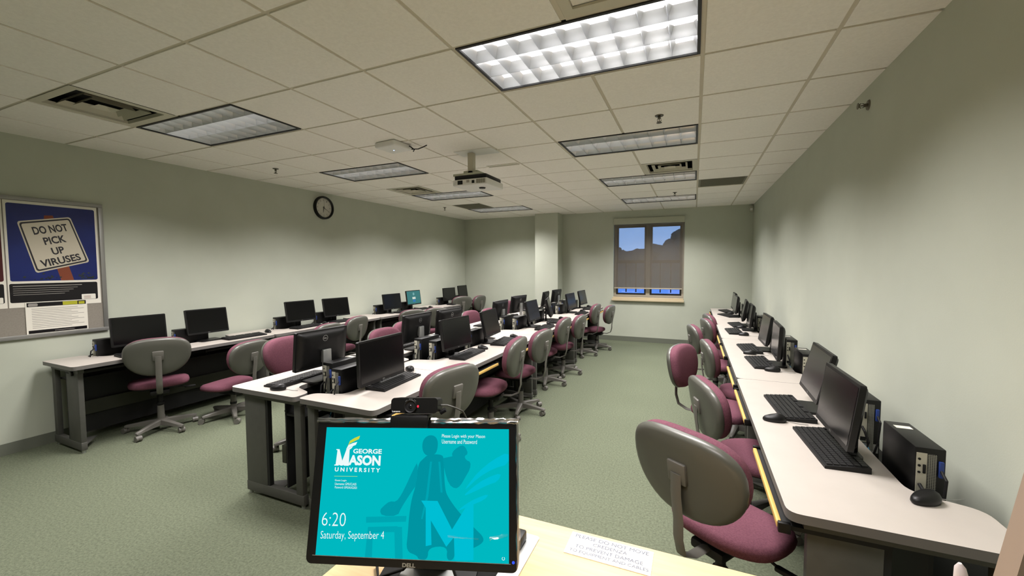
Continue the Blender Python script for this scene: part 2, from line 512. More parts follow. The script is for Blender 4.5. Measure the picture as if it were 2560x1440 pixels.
# sprinklers
def make_sprinkler():
    t = thing('sprinkler')
    b = MB(); b.cyl((0, 0, -.0035), (0, 0, -.010), .034, .030, 20); b.build('escutcheon', 'brass', t)
    b = MB(); b.cyl((0, 0, -.01), (0, 0, -.03), .011); b.tube([(-.012, 0, -.03), (-.014, 0, -.045), (0, 0, -.058)], .003); b.tube([(.012, 0, -.03), (.014, 0, -.045), (0, 0, -.058)], .003)
    b.cyl((0, 0, -.03), (0, 0, -.055), .003)
    b.build('head', 'brass', t)
    MB().cyl((0, 0, -.058), (0, 0, -.061), .02, .02, 14).build('deflector', 'brass', t)
    return t
s0 = make_sprinkler()
for n_, (i, j, lb) in enumerate(((-.474, 1.45, 'brass ceiling sprinkler just before the second light by the plain wall'), (-7.45, 1.42, 'brass ceiling sprinkler near the clock'),
                                 (-7.41, 7.30, 'tiny brass sprinkler in the ceiling far along the clock wall'), (-.528, 7.46, 'tiny brass sprinkler just before the light by the window'))):
    s_ = s0 if n_ == 0 else copy_tree(s0)
    s_.location = (i * T, j * T, H); tag(s_, lb, 'sprinkler', 'ceiling sprinklers')
s_ = copy_tree(s0); s_.location = (XR + .0035, .87, 2.637); s_.rotation_euler = (0, R(90), 0)
tag(s_, 'sidewall sprinkler sticking out high on the plain wall', 'sprinkler')
# motion detector in the corner over the window wall
t = tag(thing('motion_detector', (.945, YB - .035, 2.67)), 'small pale motion detector high in the corner beside the window wall', 'detector')
MB().box((-.03, -.025, -.055), (.03, .034, .055), bevel=.012).build('body', 'headrail', t)
MB().box((-.02, -.029, -.03), (.02, -.0245, .01), bevel=.002).build('lens', 'whitepl', t)
# wireless access point
t = tag(thing('access_point', (-2.63, .64, H - .003)), 'white wireless access point box with a blue light on the ceiling', 'access point')
t.rotation_euler = (0, 0, R(-6))
MB().box((-.13, -.12, -.055), (.12, .12, -.002), bevel=.018, seg=3).build('body', 'whitepl', t)
MB().cyl((-.02, .02, -.055), (-.02, .02, -.057), .006).build('status_light', 'led', t)
b = MB(); b.tube([(.0, .10, -.012), (.08, .14, -.03), (.15, .13, -.04), (.21, .10, -.055), (.24, .13, -.035), (.245, .18, -.006)], .005); b.tube([(.12, .08, -.02), (.17, .05, -.045), (.2, .06, -.07), (.17, .08, -.075)], .006)
b.build('cable', 'black', t)

# projector on its ceiling plate
t = tag(thing('projector', (-2.06, 1.20, H)), 'white projector hanging upside down from a ceiling plate', 'projector')
b = MB(); b.box((-.20, -.10, -.014), (.22, .10, -.003), bevel=.004)
b.build('ceiling_plate', 'whitepl', t)
MB().box((-.08, -.03, -.24), (-.02, .03, -.014), bevel=.004).build('pole', 'ventwhite', t)
b = MB(); b.box((-.19, -.13, -.262), (.13, .16, -.238), bevel=.004); b.box((-.13, -.03, -.24), (.03, .05, -.19), bevel=.006)
b.build('bracket', 'headrail', t)
b = MB(); b.box((-.185, -.15, -.362), (.20, .22, -.300), bevel=.012, seg=3)
b.build('body', 'whitepl', t)
MB().box((-.17, -.138, -.302), (.185, .20, -.2585), bevel=.01).build('top_cover', 'black', t)
MB().box((-.125, -.154, -.350), (-.070, -.149, -.312)).build('air_intake', 'black', t, smooth=0)
MB().box((-.025, -.153, -.335), (.005, -.149, -.312)).build('label_plate', 'greyink', t, smooth=0)
MB().box((.035, -.154, -.346), (.062, -.149, -.318)).build('remote_sensor', 'black', t, smooth=0)
b = MB()
for k in range(9): b.box((.085 + .011 * k, -.153, -.35), (.091 + .011 * k, -.149, -.31))
b.build('exhaust_grille', 'grille', t, smooth=0)
b = MB(); b.cyl((.06, .02, -.362), (.06, .02, -.372), .035, .03); b.build('lens', 'black', t)

# ------------------------------------------------------------------ window wall
t = struct(thing('window_1', (0, YB, 0)))
b = MB()
def bars(b, x0, x1, z0, z1, w, y0, y1):
    b.box((x0, y0, z0), (x0 + w, y1, z1)); b.box((x1 - w, y0, z0), (x1, y1, z1))
    b.box((x0 + w, y0, z0), (x1 - w, y1, z0 + w)); b.box((x0 + w, y0, z1 - w), (x1 - w, y1, z1))
bars(b, WX0, WX1, WZ0, WZ1, .045, .05, .17)
xm = (WX0 + WX1) / 2
b.box((xm - .04, .05, WZ0 + .045), (xm + .04, .17, WZ1 - .045))
struct(b.build('frame', 'sashpaint', t, smooth=0))
for s_ in (0, 1):
    x0, x1 = ((WX0 + .045, xm - .04), (xm + .04, WX1 - .045))[s_]
    b = MB(); bars(b, x0, x1, WZ0 + .045, 1.72, .034, .08, .13); bars(b, x0, x1, 1.66, WZ1 - .045, .04, .10, .15)
    ww = (x1 - x0) / 3
    for k in (1, 2): b.box((x0 + ww * k - .011, .09, WZ0 + .1), (x0 + ww * k + .011, .12, 1.66))
    struct(b.build('sash', 'sashdark', t, smooth=0))
    b = MB(); b.box((x0 + .02, .104, WZ0 + .08), (x1 - .02, .108, 1.68)); b.box((x0 + .02, .124, 1.69), (x1 - .02, .128, WZ1 - .08))
    struct(b.build('pane', 'glass', t, smooth=0))
struct(MB().box((WX0 - .03, YB - .055, WZ0 - .085), (WX1 + .012, YB + .06, WZ0 - .04), bevel=.006).box((WX0 - .01, YB - .03, WZ0 - .04), (WX1, YB + .06, WZ0), bevel=.004).build('trim_3', 'sill'))
t = tag(thing('roller_shade', (xm, YB, 0)), 'see-through taupe roller shade pulled most of the way down the window', 'window shade')
MB().box((WX0 - xm - .005, -.06, 2.475), (WX1 - xm + .005, -.001, 2.60), bevel=.012).build('headrail', 'headrail', t)
MB().box((WX0 - xm + .02, -.022, 1.145), (WX1 - xm - .03, -.0205, 2.475)).build('cloth', 'shade', t, smooth=0)
MB().box((WX0 - xm + .02, -.028, 1.12), (WX1 - xm - .03, -.014, 1.145), bevel=.004).build('hem_bar', 'sashpaint', t)
# what the panes look out on: a pale roof and a line of dusk trees
o = MB().box((-18, 7.3, .5), (12, 16, .62)).build('ground', 'ground'); struct(o)
b = MB(); random.seed(3)
def skyline(x):      # tree-top height across the view
    return 2.75 + .30 * math.sin(x * .9 + 1.0) + .14 * math.sin(x * 2.3) + 0.75 * max(0, min(1, (x - SKX) / .7 + .5))
SKX = -1.15
for k in range(150):
    top = k % 3 > 0
    x = -14 + (k // 3) * .37 + random.uniform(-.2, .2)
    rx = random.uniform(.30, .55) if top else .9
    h_ = skyline(x) + random.uniform(-.10, .10)
    bm = bmesh.new(); bmesh.ops.create_icosphere(bm, subdivisions=3 if top else 2, radius=1)
    yy = 21 + random.uniform(-.4, .4)
    for v in bm.verts:
        q = 1 + random.uniform(-.13, .13)
        if top: v.co = Vector((x + v.co.x * rx * q, yy + v.co.y * rx, h_ - rx * .8 + v.co.z * rx * .8 * q))
        else: v.co = Vector((x + v.co.x * rx, yy + v.co.y, (h_ - .35) / 2 + v.co.z * ((h_ - .35) / 2 + .1)))
    b.add(bm)
tag(b.build('treeline', 'tree'), 'blurred dark treeline seen through the window shade', 'trees', kind='stuff')

# ------------------------------------------------------------------ clock wall
WR = math.atan2(1, .02)
def on_wall(name, y, z, off=0.0):
    o = bpy.data.objects.new(name, None); COL.objects.link(o); o.empty_display_size = .05
    o.location = (xl(y) + off, y, z); o.rotation_euler = (R(90), 0, WR)
    return o           # local x runs along the wall, y is up, z comes out of the wall
t = tag(on_wall('bulletin_board', -.38, 0), 'grey tackboard in a wide aluminium frame on the clock wall', 'bulletin board')
b = MB(); bx0, bx1, bz0, bz1, fw = -1.9, 0, .985, 2.23, .035
b.box((bx0, bz0, 0), (bx1, bz0 + fw, .024), bevel=.003); b.box((bx0, bz1 - fw, 0), (bx1, bz1, .024), bevel=.003)
b.box((bx0, bz0 + fw, 0), (bx0 + fw, bz1 - fw, .024), bevel=.003); b.box((bx1 - fw, bz0 + fw, 0), (bx1, bz1 - fw, .024), bevel=.003)
b.build('frame', 'alu', t)
MB().box((bx0 + fw, bz0 + fw, .002), (bx1 - fw, bz1 - fw, .012)).build('panel', 'tack', t, smooth=0)
def sheet(pts, z, mi=0, b=None):
    b = b or MB(); b.poly([(x, y, z) for x, y in pts], mi); return b
def rect(x0, y0, x1, y1): return [(x0, y0), (x1, y0), (x1, y1), (x0, y1)]
# poster: x below is distance along the wall from y = 0
t = tag(on_wall('poster', 0, 0, .0125), 'blue poster whose tilted road sign warns about viruses', 'poster')
b = MB().box((-1.028, 1.262, .001), (-.426, 2.192, .002)); b.build('paper', 'paper', t, smooth=0)
def flat(name, polys, m, z, par):
    b = MB()
    for p in polys: b.poly([(x, y, z) for x, y in p])
    bmesh.ops.triangulate(b.bm, faces=b.bm.faces[:])
    return b.build(name, m, par, smooth=0, fix=False)
flat('picture', [rrect(-1.012, 1.492, -.443, 2.168, .015)], 'posterblue', .0026, t)
flat('painted_post', [[(-.700, 1.50), (-.700, 1.492), (-.612, 1.492), (-.650, 1.66), (-.735, 1.66)]], 'rust', .0030, t)
flat('post_tip', [[(-.79, 2.03), (-.72, 2.05), (-.73, 2.085), (-.785, 2.08)]], 'rust', .0030, t)
random.seed(5); lv = []
for cx, cy, n_ in ((-.53, 1.515, 26), (-.80, 1.51, 16)):
    for k in range(n_):
        x, y = cx + random.gauss(0, .035), cy + abs(random.gauss(0, .022)) - .01; s_ = random.uniform(.006, .014)
        if -1.0 < x < -.46 and y - s_ > 1.494: lv.append([(x - s_, y), (x, y - s_ * .6), (x + s_, y + s_ * .3), (x, y + s_)])
flat('printed_leaves', lv, 'leaf', .0032, t)
TL, TR_, BR, BL = Vector((-.954, 2.013)), Vector((-.615, 2.083)), Vector((-.496, 1.664)), Vector((-.857, 1.561))
def sg(u, v): return (TL * (1 - u) + TR_ * u) * (1 - v) + (BL * (1 - u) + BR * u) * v
def sgr(a, r): return [tuple(sg(u, v)) for u, v in rrect(a, a, 1 - a, 1 - a, r)]
flat('sign_plate', [sgr(0, .05)], 'signwhite', .0036, t)
flat('sign_border', [sgr(.025, .05)], 'ink', .0040, t)
flat('sign_field', [sgr(.055, .035)], 'signwhite', .0044, t)
for body, u0, u1, v0, v1 in (('DO NOT', .21, .86, .13, .285), ('PICK', .33, .74, .355, .505), ('UP', .40, .63, .575, .72), ('VIRUSES', .13, .87, .775, .92)):
    bm = text_bm(body, 0, 0, 1, 1, .028)
    for v in bm.verts:
        p = sg(u0 + (u1 - u0) * v.co.x, v1 + (v0 - v1) * v.co.y); v.co = Vector((p.x, p.y, .0050))
    MB().add(bm).build('lettering', 'ink', t, smooth=0, fix=False)
flat('caption_band', [rrect(-1.02, 1.305, -.448, 1.471, .012)], 'posterblack', .0026, t)
flat('caption_text', [rect(-1.0, 1.445, -.56, 1.452)] + [rect(-1.0, 1.425 - k * .018, -.59 - .03 * k, 1.429 - k * .018) for k in range(4)], 'greyink', .0030, t)
flat('logo_tag', [rrect(-.566, 1.307, -.465, 1.356, .006)], 'paper', .0032, t)
flat('tag_text', [rect(-.55, 1.335 - .01 * k, -.50, 1.338 - .01 * k) for k in range(3)], 'rust', .0036, t)
t = tag(on_wall('poster', 0, 0, .0125), 'dark red poster cut off by the photo edge, beside the virus poster', 'poster')
MB().box((-1.64, 1.262, .001), (-1.036, 2.192, .002)).build('paper', 'paper', t, smooth=0)
flat('picture', [rrect(-1.625, 1.492, -1.048, 2.168, .015)], 'postermaroon', .0026, t)
flat('caption_band', [rrect(-1.625, 1.305, -1.05, 1.471, .012)], 'posterblack', .0026, t)
flat('logo_tag', [rrect(-1.16, 1.307, -1.058, 1.356, .006)], 'paper', .0032, t)
t = tag(on_wall('flyer', 0, 0, .0165), 'white printed flyer with dark bands pinned below the virus poster', 'flyer')
MB().box((-.937, 1.018, .001), (-.532, 1.305, .002)).build('paper', 'paper', t, smooth=0)
flat('header_band', [rect(-.928, 1.262, -.541, 1.298)], 'posterblack', .0026, t)
flat('header_patch', [rect(-.70, 1.264, -.60, 1.296), rect(-.592, 1.266, -.55, 1.29)], 'yellow', .0030, t)
flat('header_logo', [rrect(-.92, 1.266, -.86, 1.292, .01)], 'greyink', .0030, t)
flat('body_text', [rect(-.90, 1.24 - k * .0155, -.60 + .05 * math.sin(k * 2.1), 1.2435 - k * .0155) for k in range(12)], 'greyink', .0026, t)
flat('footer_band', [rect(-.925, 1.024, -.541, 1.052)], 'posterblack', .0026, t)
flat('footer_text', [rect(-.76, 1.035, -.63, 1.039)], 'greyink', .0030, t)
# clock
t = tag(on_wall('wall_clock', 2.27, 2.528), 'round black-rimmed wall clock high on the green wall', 'clock')
b = MB(); N = 48; rs = []
for r_, z_ in ((.150, .018), (.150, .040), (.160, .050), (.172, .048), (.178, .036), (.178, .0)):
    rs.append([(r_ * math.cos(2 * math.pi * k / N), r_ * math.sin(2 * math.pi * k / N), z_) for k in range(N)])
b.rings(rs, cap0=False); b.build('rim', 'black', t)
MB().cyl((0, 0, .002), (0, 0, .02), .151, seg=N).build('face', 'clockface', t, smooth=30)
b = MB()
for k in range(60):
    a_ = 2 * math.pi * k / 60; r0, r1, hw = (.128, .142, .0022) if k % 5 == 0 else (.136, .142, .0009)
    c_, s_ = math.cos(a_), math.sin(a_); p = lambda r, q: (r * c_ - q * s_, r * s_ + q * c_, .0205)
    b.poly([p(r0, -hw), p(r1, -hw), p(r1, hw), p(r0, hw)])
for k in range(1, 13):
    a_ = R(90 - 30 * k); cx, cy = .112 * math.cos(a_), .112 * math.sin(a_)
    wd = .011 if k < 10 else .019
    bm = text_bm(str(k), cx - wd / 2, cy - .009, cx + wd / 2, cy + .009, .01)
    for v in bm.verts: v.co.z = .0205
    b.add(bm)
b.build('numerals', 'ink', t, smooth=0, fix=False)
def hand(name, ang, ln, hw, z):
    c_, s_ = math.sin(R(ang)), math.cos(R(ang)); q = lambda r, w: (r * c_ + w * s_, r * s_ - w * c_)
    b = MB(); b.prism([q(-.02, hw), q(ln, hw * .5), q(ln, -hw * .5), q(-.02, -hw)], z, z + .001); b.build(name, 'ink', t, smooth=0)
hand('hour_hand', 190, .075, .005, .023); hand('minute_hand', 120, .115, .0035, .0255); hand('second_hand', 2, .10, .0012, .028)
MB().cyl((0, 0, .021), (0, 0, .031), .006).build('hub', 'ink', t)

# ------------------------------------------------------------------ desks
def make_desk(Lg, dep, ry, tab, trays, shelf_d, tin=0.0):
    """local x along the desk, y from the user's edge to the back"""
    t = thing('computer_desk')
    out = rounded([(.002, 0, .045), (Lg - .002, 0, .045), (Lg - .002, dep, .03), (Lg - tab, dep, .05), (Lg - tab - .06, ry, .06), (tab + .06, ry, .06), (tab, dep, .05), (.002, dep, .03)], .03)
    b = MB(); b.prism(out, D - .032, D, 0, 1)
    b.build('worktop', ['laminate', 'edge'], t, smooth=50)
    for x in (.075, Lg - .075):
        b = MB()
        b.box((x - .02, .06, .70), (x + .02, dep - .01, D - .032))
        b.box((x - .019, .07, .08), (x + .019, .28, .70), bevel=.004)
        b.box((x - .021, .065, .025), (x + .021, dep - .005, .095), bevel=.006)
        b.box((x - .018, dep - .075, .09), (x + .018, dep - .015, .70), bevel=.003)
        b.box((x - .015, .28, .09), (x + .015, .30, .70), mi=1)
        sx_ = 1 if x < Lg / 2 else -1
        b.prism([(x, .075), (x + sx_ * .17, .30), (x, .36)] if sx_ > 0 else [(x, .36), (x + sx_ * .17, .30), (x, .075)], .052, .058)
        lg = b.build('leg', ['deskgrey', 'darkpanel'], t)
        for y in (.085, dep - .03):
            MB().cyl((x, y, .0), (x, y, .026), .014, seg=10).build('foot_glide', 'silver', lg)
    MB().box((.10, dep * .66, .09), (Lg - .10, dep * .66 + .012, .742)).build('modesty_panel', 'darkpanel', t, smooth=0)  # near-black and carried low to stand for the shade under the desk
    MB().box((.096, dep * .60, .26), (Lg - .096, dep * .60 + .04, .385), bevel=.004).build('raceway', 'raceway', t)
    MB().box((.10, ry - .02, .598), (Lg - .10, ry + shelf_d, .612)).build('rear_shelf', 'darkpanel', t, smooth=0)
    for xc in trays:
        tr = MB().box((xc - .33, -.004 + tin, .685), (xc + .33, .30, .700)).build('keyboard_tray', 'darkpanel', t, smooth=0)
        MB().box((xc - .325, -.020 + tin, .682), (xc + .325, -.004 + tin, .705), bevel=.004).build('tray_edge', 'tray' if tin == 0 else 'darkpanel', tr)
        for xs in (xc - .345, xc + .326): MB().box((xs, -.018 + tin, .676), (xs + .019, .02 + tin, .712), bevel=.003).build('tray_slide', 'black', tr)
    return t
G_DESK = 'white-topped computer desks'
def desk_row(row, th, x0, seams, dep, ry, sd, flip):
    protos = {}
    for k, (a, b_) in enumerate(zip(seams, seams[1:])):
        Lg = round(b_ - a, 3)
        if Lg not in protos:
            trays = [.385, Lg - .385] if Lg > 1.2 else [Lg / 2]
            t = protos[Lg] = make_desk(Lg, dep, ry, .27 if Lg > 1.2 else .12, trays, sd, .16 if row == 'L' else 0)
        else: t = copy_tree(protos[Lg])
        y = b_ if flip else a
        t.location = (x0(y), y, 0); t.rotation_euler = (0, 0, th)
        tag(t, 'white-topped desk on %s, %s from the credenza' % (ROW[row], ORD[k]), 'desk', G_DESK)
desk_row('R', R(-90), lambda y: .28, [-.945, .885, 2.725, 4.565, 6.405], .615, .435, .20, True)
desk_row('P', R(90), lambda y: -1.70, [-.725, .20, 2.10, 4.00, 5.90], .615, .41, .17, False)
desk_row('Q', R(-90), lambda y: -2.985, [-.725, .20, 2.10, 4.00, 5.90], .635, .44, .17, True)
desk_row('L', R(89.15), lambda y: -4.775 + .0148 * (y + .88), [-.885, .955, 2.81, 4.665, 6.42], .575, .33, .21, False)

# ------------------------------------------------------------------ monitors
def make_monitor(W, Hh, silver):
    t = thing('monitor')
    b = MB(); b.prism(rrect(-W / 2, -Hh / 2, W / 2, Hh / 2, .010, 4), -.022, 0)
    # bulged rear
    rs = []
    for sc, z in ((.96, -.022), (.90, -.036), (.72, -.047), (.5, -.050)):
        rs.append([(x * sc, y * sc, z) for x, y in rrect(-W / 2, -Hh / 2, W / 2, Hh / 2, .02, 4)])
    b.rings(rs, cap0=False)
    mx = Matrix(((0, 0, 1, 0), (1, 0, 0, 0), (0, 1, 0, 0), (0, 0, 0, 1)))     # local x -> y, y -> z, z -> x
    b.bm.transform(mx)
    h = b.build('housing', 'black', t, smooth=45); h.location = (.0, 0, .22)
    b = MB().box((.0002, -W / 2 + .013, -Hh / 2 + .022), (.0012, W / 2 - .013, Hh / 2 - .013)); b.build('screen', 'screen', h, smooth=0)
    b = MB(); b.add(text_bm('DELL', -.012, -Hh / 2 + .007, .012, -Hh / 2 + .014, .02)); b.bm.transform(Matrix.Translation((.0006, 0, 0)) @ mx)
    b.build('badge', 'silver', h, smooth=0, fix=False)
    b = MB(); N = 28
    for k in range(N):
        a0, a1 = 2 * math.pi * k / N, 2 * math.pi * (k + 1) / N
        b.poly([(.019 * math.cos(a0), .019 * math.sin(a0), 0), (.019 * math.cos(a1), .019 * math.sin(a1), 0), (.022 * math.cos(a1), .022 * math.sin(a1), 0), (.022 * math.cos(a0), .022 * math.sin(a0), 0)])
    b.add(text_bm('DELL', -.015, -.0055, .015, .0055, .03))
    b.bm.transform(Matrix.Translation((-.0512, 0, Hh * .285)) @ Matrix(((0, 0, -1, 0), (-1, 0, 0, 0), (0, 1, 0, 0), (0, 0, 0, 1))))
    b.build('logo', 'silver', h, smooth=0, fix=False)
    MB().box((-.078, -.036, .012), (-.056, .036, .235), bevel=.006).box((-.060, -.03, .14), (-.040, .03, .225), bevel=.004).build('neck', 'silver' if silver else 'black', t)
    MB().prism(rrect(-.08, -.11, .08, .11, .03), 0, .014).build('base', 'black', t)
    return t
MON = {  # screen centre x, y, z, turn from square, tilt
 'L': [(-5.016, -.297, .995, -3, 6), (-5.09, .372, 1.0, 0, 9), (-4.998, 1.527, 1.002, -4, 9.7), (-5.02, 2.175, .996, -7.7, 10.5), (-4.978, 3.412, .982, -3.7, 8), (-4.994, 4.059, 1.007, .5, 7.7), (-4.971, 5.312, .997, -4.3, 5.3), (-5.033, 6.005, 1.019, 3, 8)],
 'P': [(-2.004, -.286, .968, 1.5, 1.5), (-2.023, .74, .995, -5, 8), (-2.039, 1.487, .997, 5.7, 12.6), (-2.031, 2.765, 1.001, 1.2, 13), (-2.04, 3.52, .98, 14, 14.9), (-2.011, 4.639, .985, -3, 10.9), (-2.03, 5.55, .985, -2.9, 12)],
 'Q': [(-2.537, -.345, 1.016, -2.3, 6), (-2.59, .88, .997, -1.7, 6.2), (-2.527, 1.385, 1.002, -5.2, 5.9), (-2.52, 2.70, .992, -1.5, 6), (-2.66, 3.70, .992, -9.9, 8.7), (-2.66, 5.03, .98, 5.3, 9.3), (-2.62, 5.62, .989, -5.9, 7.6)],
 'R': [(.571, -.294, .989, 1, 7.5), (.623, .302, .999, -1.3, 13.6), (.607, 1.47, .987, -2.6, 3), (.617, 2.137, .987, .7, 8.7), (.636, 3.516, .973, -1.5, 7), (.613, 3.98, .992, -3.6, 9.9), (.601, 5.118, .973, .6, 6), (.62, 5.75, .985, 0, 7)]}
FACE = {'L': 0, 'P': 0, 'Q': 180, 'R': 180}
mon_b, mon_s, mon_w = make_monitor(.44, .28, False), make_monitor(.44, .28, True), make_monitor(.47, .30, False)
used = set()
def first_or_copy(p):
    if p.name in used: return copy_tree(p)
    used.add(p.name); return p
for row, lst in MON.items():
    for k, (x, y, z, yaw, tl) in enumerate(lst):
        p = mon_s if row == 'Q' else (mon_w if (row, k) == ('P', 0) else mon_b)
        t = first_or_copy(p)
        t.location = (x, y, D); t.rotation_euler = (0, 0, R(FACE[row] + yaw))
        h = [c for c in t.children if c.name.startswith('housing')][0]
        h.location = (0, 0, z - D); h.rotation_euler = (0, -R(tl), 0)
        lab = 'dark-screened monitor on %s, %s from the credenza' % (ROW[row], ORD[k])
        if row == 'Q': lab = 'monitor seen from behind on %s, %s from the credenza' % (ROW[row], ORD[k])
        if (row, k) == ('L', 5):
            lab = 'monitor lit with a teal login screen on the clock wall desks'
            sc = [c for c in h.children if c.name.startswith('screen')][0]
            sc.data = sc.data.copy(); sc.data.materials[0] = emitter('teal_screen_far', (66, 122, 122), 1.0)
            b = MB(); N = 20; b.poly([(.0016, .028 * math.cos(2 * math.pi * q / N), .07 + .028 * math.sin(2 * math.pi * q / N)) for q in range(N)])
            b.build('user_picture', emitter('pale_icon', (120, 170, 170), 1), h, smooth=0)
            b = MB(); b.poly([(.0016, -.05, -.03), (.0016, .05, -.03), (.0016, .05, .012), (.0016, -.05, .012)]); b.build('login_box', emitter('white_box', (206, 216, 206), 1), h, smooth=0)
            b = MB(); b.poly([(.0016, -.04, -.085), (.0016, .04, -.085), (.0016, .04, -.04), (.0016, -.04, -.04)]); b.build('login_button', emitter('blue_box', (60, 120, 176), 1), h, smooth=0)
        tag(t, lab, 'monitor', 'desk monitors')

# ------------------------------------------------------------------ computers
def make_pc():
    """slim tower, its rear toward local -y"""
    t = thing('desktop_computer'); wd, ln, ht = .088, .29, .318
    MB().box((-wd / 2, 0, .004), (wd / 2, ln, ht), bevel=.004).box((-wd / 2 + .01, .02, 0), (wd / 2 - .01, ln - .02, .006)).build('case', 'black', t)
    MB().box((-wd / 2 + .004, -.002, .10), (-wd / 2 + .034, .001, ht - .02)).build('port_panel', 'io', t, smooth=0)
    b = MB()
    for z in (.275, .25, .225): b.cyl((-wd / 2 + .012, -.004, z), (-wd / 2 + .012, -.001, z), .0045, seg=10)
    b.box((-wd / 2 + .022, -.006, .222), (-wd / 2 + .031, -.001, .256), bevel=.002)
    b.box((-wd / 2 + .008, -.004, .11), (-wd / 2 + .031, -.0015, .128))
    b.build('port', 'blackm', t)
    MB().box((-wd / 2 + .036, -.0015, .06), (-wd / 2 + .062, .001, ht - .022)).build('vent_grille', 'perf', t, smooth=0)
    MB().box((-wd / 2 + .066, -.012, .215), (-wd / 2 + .080, .001, .275), bevel=.003).build('video_plug', 'bluecon', t)
    b = MB(); b.box((-wd / 2 + .005, -.001, .05), (wd / 2 - .006, .0005, .095)); b.build('power_inlet', 'alu', t, smooth=0)
    b = MB(); b.tube([(-.03, -.004, .18), (-.028, -.035, .165), (-.016, -.05, .12), (-.03, -.045, .03), (-.02, -.02, .006)], .006)
    b.tube([(.028, -.01, .24), (.03, -.04, .22), (.02, -.05, .12), (.0, -.04, .02)], .005); b.tube([(-.01, 0, .07), (-.005, -.04, .06), (.01, -.055, .02), (.0, -.04, .005)], .006)
    b.build('power_cord', 'blackm', t)
    MB().tube([(-.02, -.002, .085), (-.012, -.035, .085), (.0, -.05, .05), (-.022, -.045, .005)], .003).build('network_cable', 'netcable', t)
    MB().box((-.028, ln - .085, ht), (.026, ln - .052, ht + .0006)).build('sticker', 'paper', t, smooth=0)
    return t
pc = make_pc()
PCS = {'L': [(-5.195, -.57), (-5.19, .08), (-5.17, 1.26), (-5.16, 1.90), (-5.14, 3.14), (-5.12, 3.79), (-5.10, 5.04), (-5.09, 5.73)],
       'P': [(-2.185, -.53), (-2.19, .59), (-2.19, 1.25), (-2.19, 2.50), (-2.19, 3.26), (-2.19, 4.38), (-2.19, 5.30)],
       'Q': [(-2.385, -.42), (-2.39, .64), (-2.39, 1.20), (-2.39, 2.52), (-2.40, 3.40), (-2.40, 4.60), (-2.40, 5.28)],
       'R': [(.79, -.57), (.80, .04), (.79, 1.20), (.80, 1.87), (.80, 3.22), (.80, 3.74), (.80, 4.86), (.80, 5.50)]}
for row, lst in PCS.items():
    for k, (x, y) in enumerate(lst):
        t = first_or_copy(pc); t.location = (x, y, .612)
        tag(t, 'black desktop computer on %s, %s from the credenza' % (ROW[row], ORD[k]), 'computer', 'slim desktop computers')

# ------------------------------------------------------------------ keyboards and mice
def make_keyboard():
    """local y along the keyboard, the user at local +x"""
    t = thing('keyboard')
    b = MB(); sd = [(.078, 0), (.078, .012), (-.078, .024), (-.078, 0)]
    b.rings([[(x, y, z) for x, z in sd] for y in (-.222, .222)]); b.build('case', 'blackm', t, smooth=0)
    b = MB(); sl = Matrix.Rotation(math.atan2(.012, .156), 4, 'Y')
    for r_ in range(6):
        for c_ in range(20):
            if r_ == 0 and c_ in (1, 6, 11, 15): continue
            y0 = -.214 + c_ * .0214; x0 = -.070 + r_ * .0236
            z = .024 - (x0 + .078) / .156 * .012
            if r_ == 5 and c_ == 4:
                b.box((x0, y0, z - .003), (x0 + .020, y0 + .125, z + .004))
            elif r_ == 5 and 4 < c_ < 10: continue
            else: b.box((x0, y0, z - .003), (x0 + .020, y0 + .0185, z + .004))
    b.build('keys', 'keys', t, smooth=0)
    return t
def make_mouse():
    t = thing('computer_mouse')
    b = MB(); N = 20; rs = []
    for s_, z in ((.90, 0), (1, .008), (.98, .018), (.86, .028), (.62, .035), (.3, .038)):
        rs.append([(.056 * s_ * math.cos(2 * math.pi * k / N), .031 * s_ * math.sin(2 * math.pi * k / N) * (1 - .1 * math.cos(2 * math.pi * k / N)), z * (1 - .18 * math.cos(2 * math.pi * k / N))) for k in range(N)])
    b.rings(rs); b.build('shell', 'black', t, smooth=60)
    MB().cyl((-.036, -.004, .028), (-.036, .004, .028), .010, seg=12).build('wheel', 'keys', t)
    MB().tube([(-.054, 0, .008), (-.08, .004, .003), (-.11, .016, .003), (-.15, .018, .003)], .0016, 6).build('cable', 'alu', t)
    return t
kb0, ms0 = make_keyboard(), make_mouse()
KBS = {'L': [(-4.90, -.30, -5), (-4.92, .68, -3), (-4.93, 1.56, 3), (-4.92, 2.22, 0), (-4.87, 3.60, 6), (-4.85, 4.10, 0), (-4.82, 5.30, 0), (-4.86, 5.98, 0)],
       'P': [(-1.985, -.19, 4), (-1.955, .82, 3), (-1.92, 1.55, 6), (-1.835, 2.69, 2), (-1.94, 3.37, 12), (-1.80, 4.55, 2), (-1.90, 5.38, 10)],
       'Q': [(-2.69, -.41, 3), (-2.78, .90, 0), (-2.74, 1.45, 0), (-2.74, 2.7, 0), (-2.82, 3.7, 0), (-2.82, 5.0, 0), (-2.8, 5.62, 0)],
       'R': [(.545, -.30, 4), (.49, .25, 4), (.50, 1.48, 4), (.49, 2.12, 4), (.445, 3.28, 3), (.53, 3.93, 6), (.50, 5.10, 20), (.52, 5.80, 12)]}
for row, lst in KBS.items():
    for k, (x, y, a_) in enumerate(lst):
        t = first_or_copy(kb0); t.location = (x, y, D); t.rotation_euler = (0, 0, R(FACE[row] + a_))
        tag(t, 'black keyboard on %s, %s from the credenza' % (ROW[row], ORD[k]), 'keyboard', 'black keyboards')
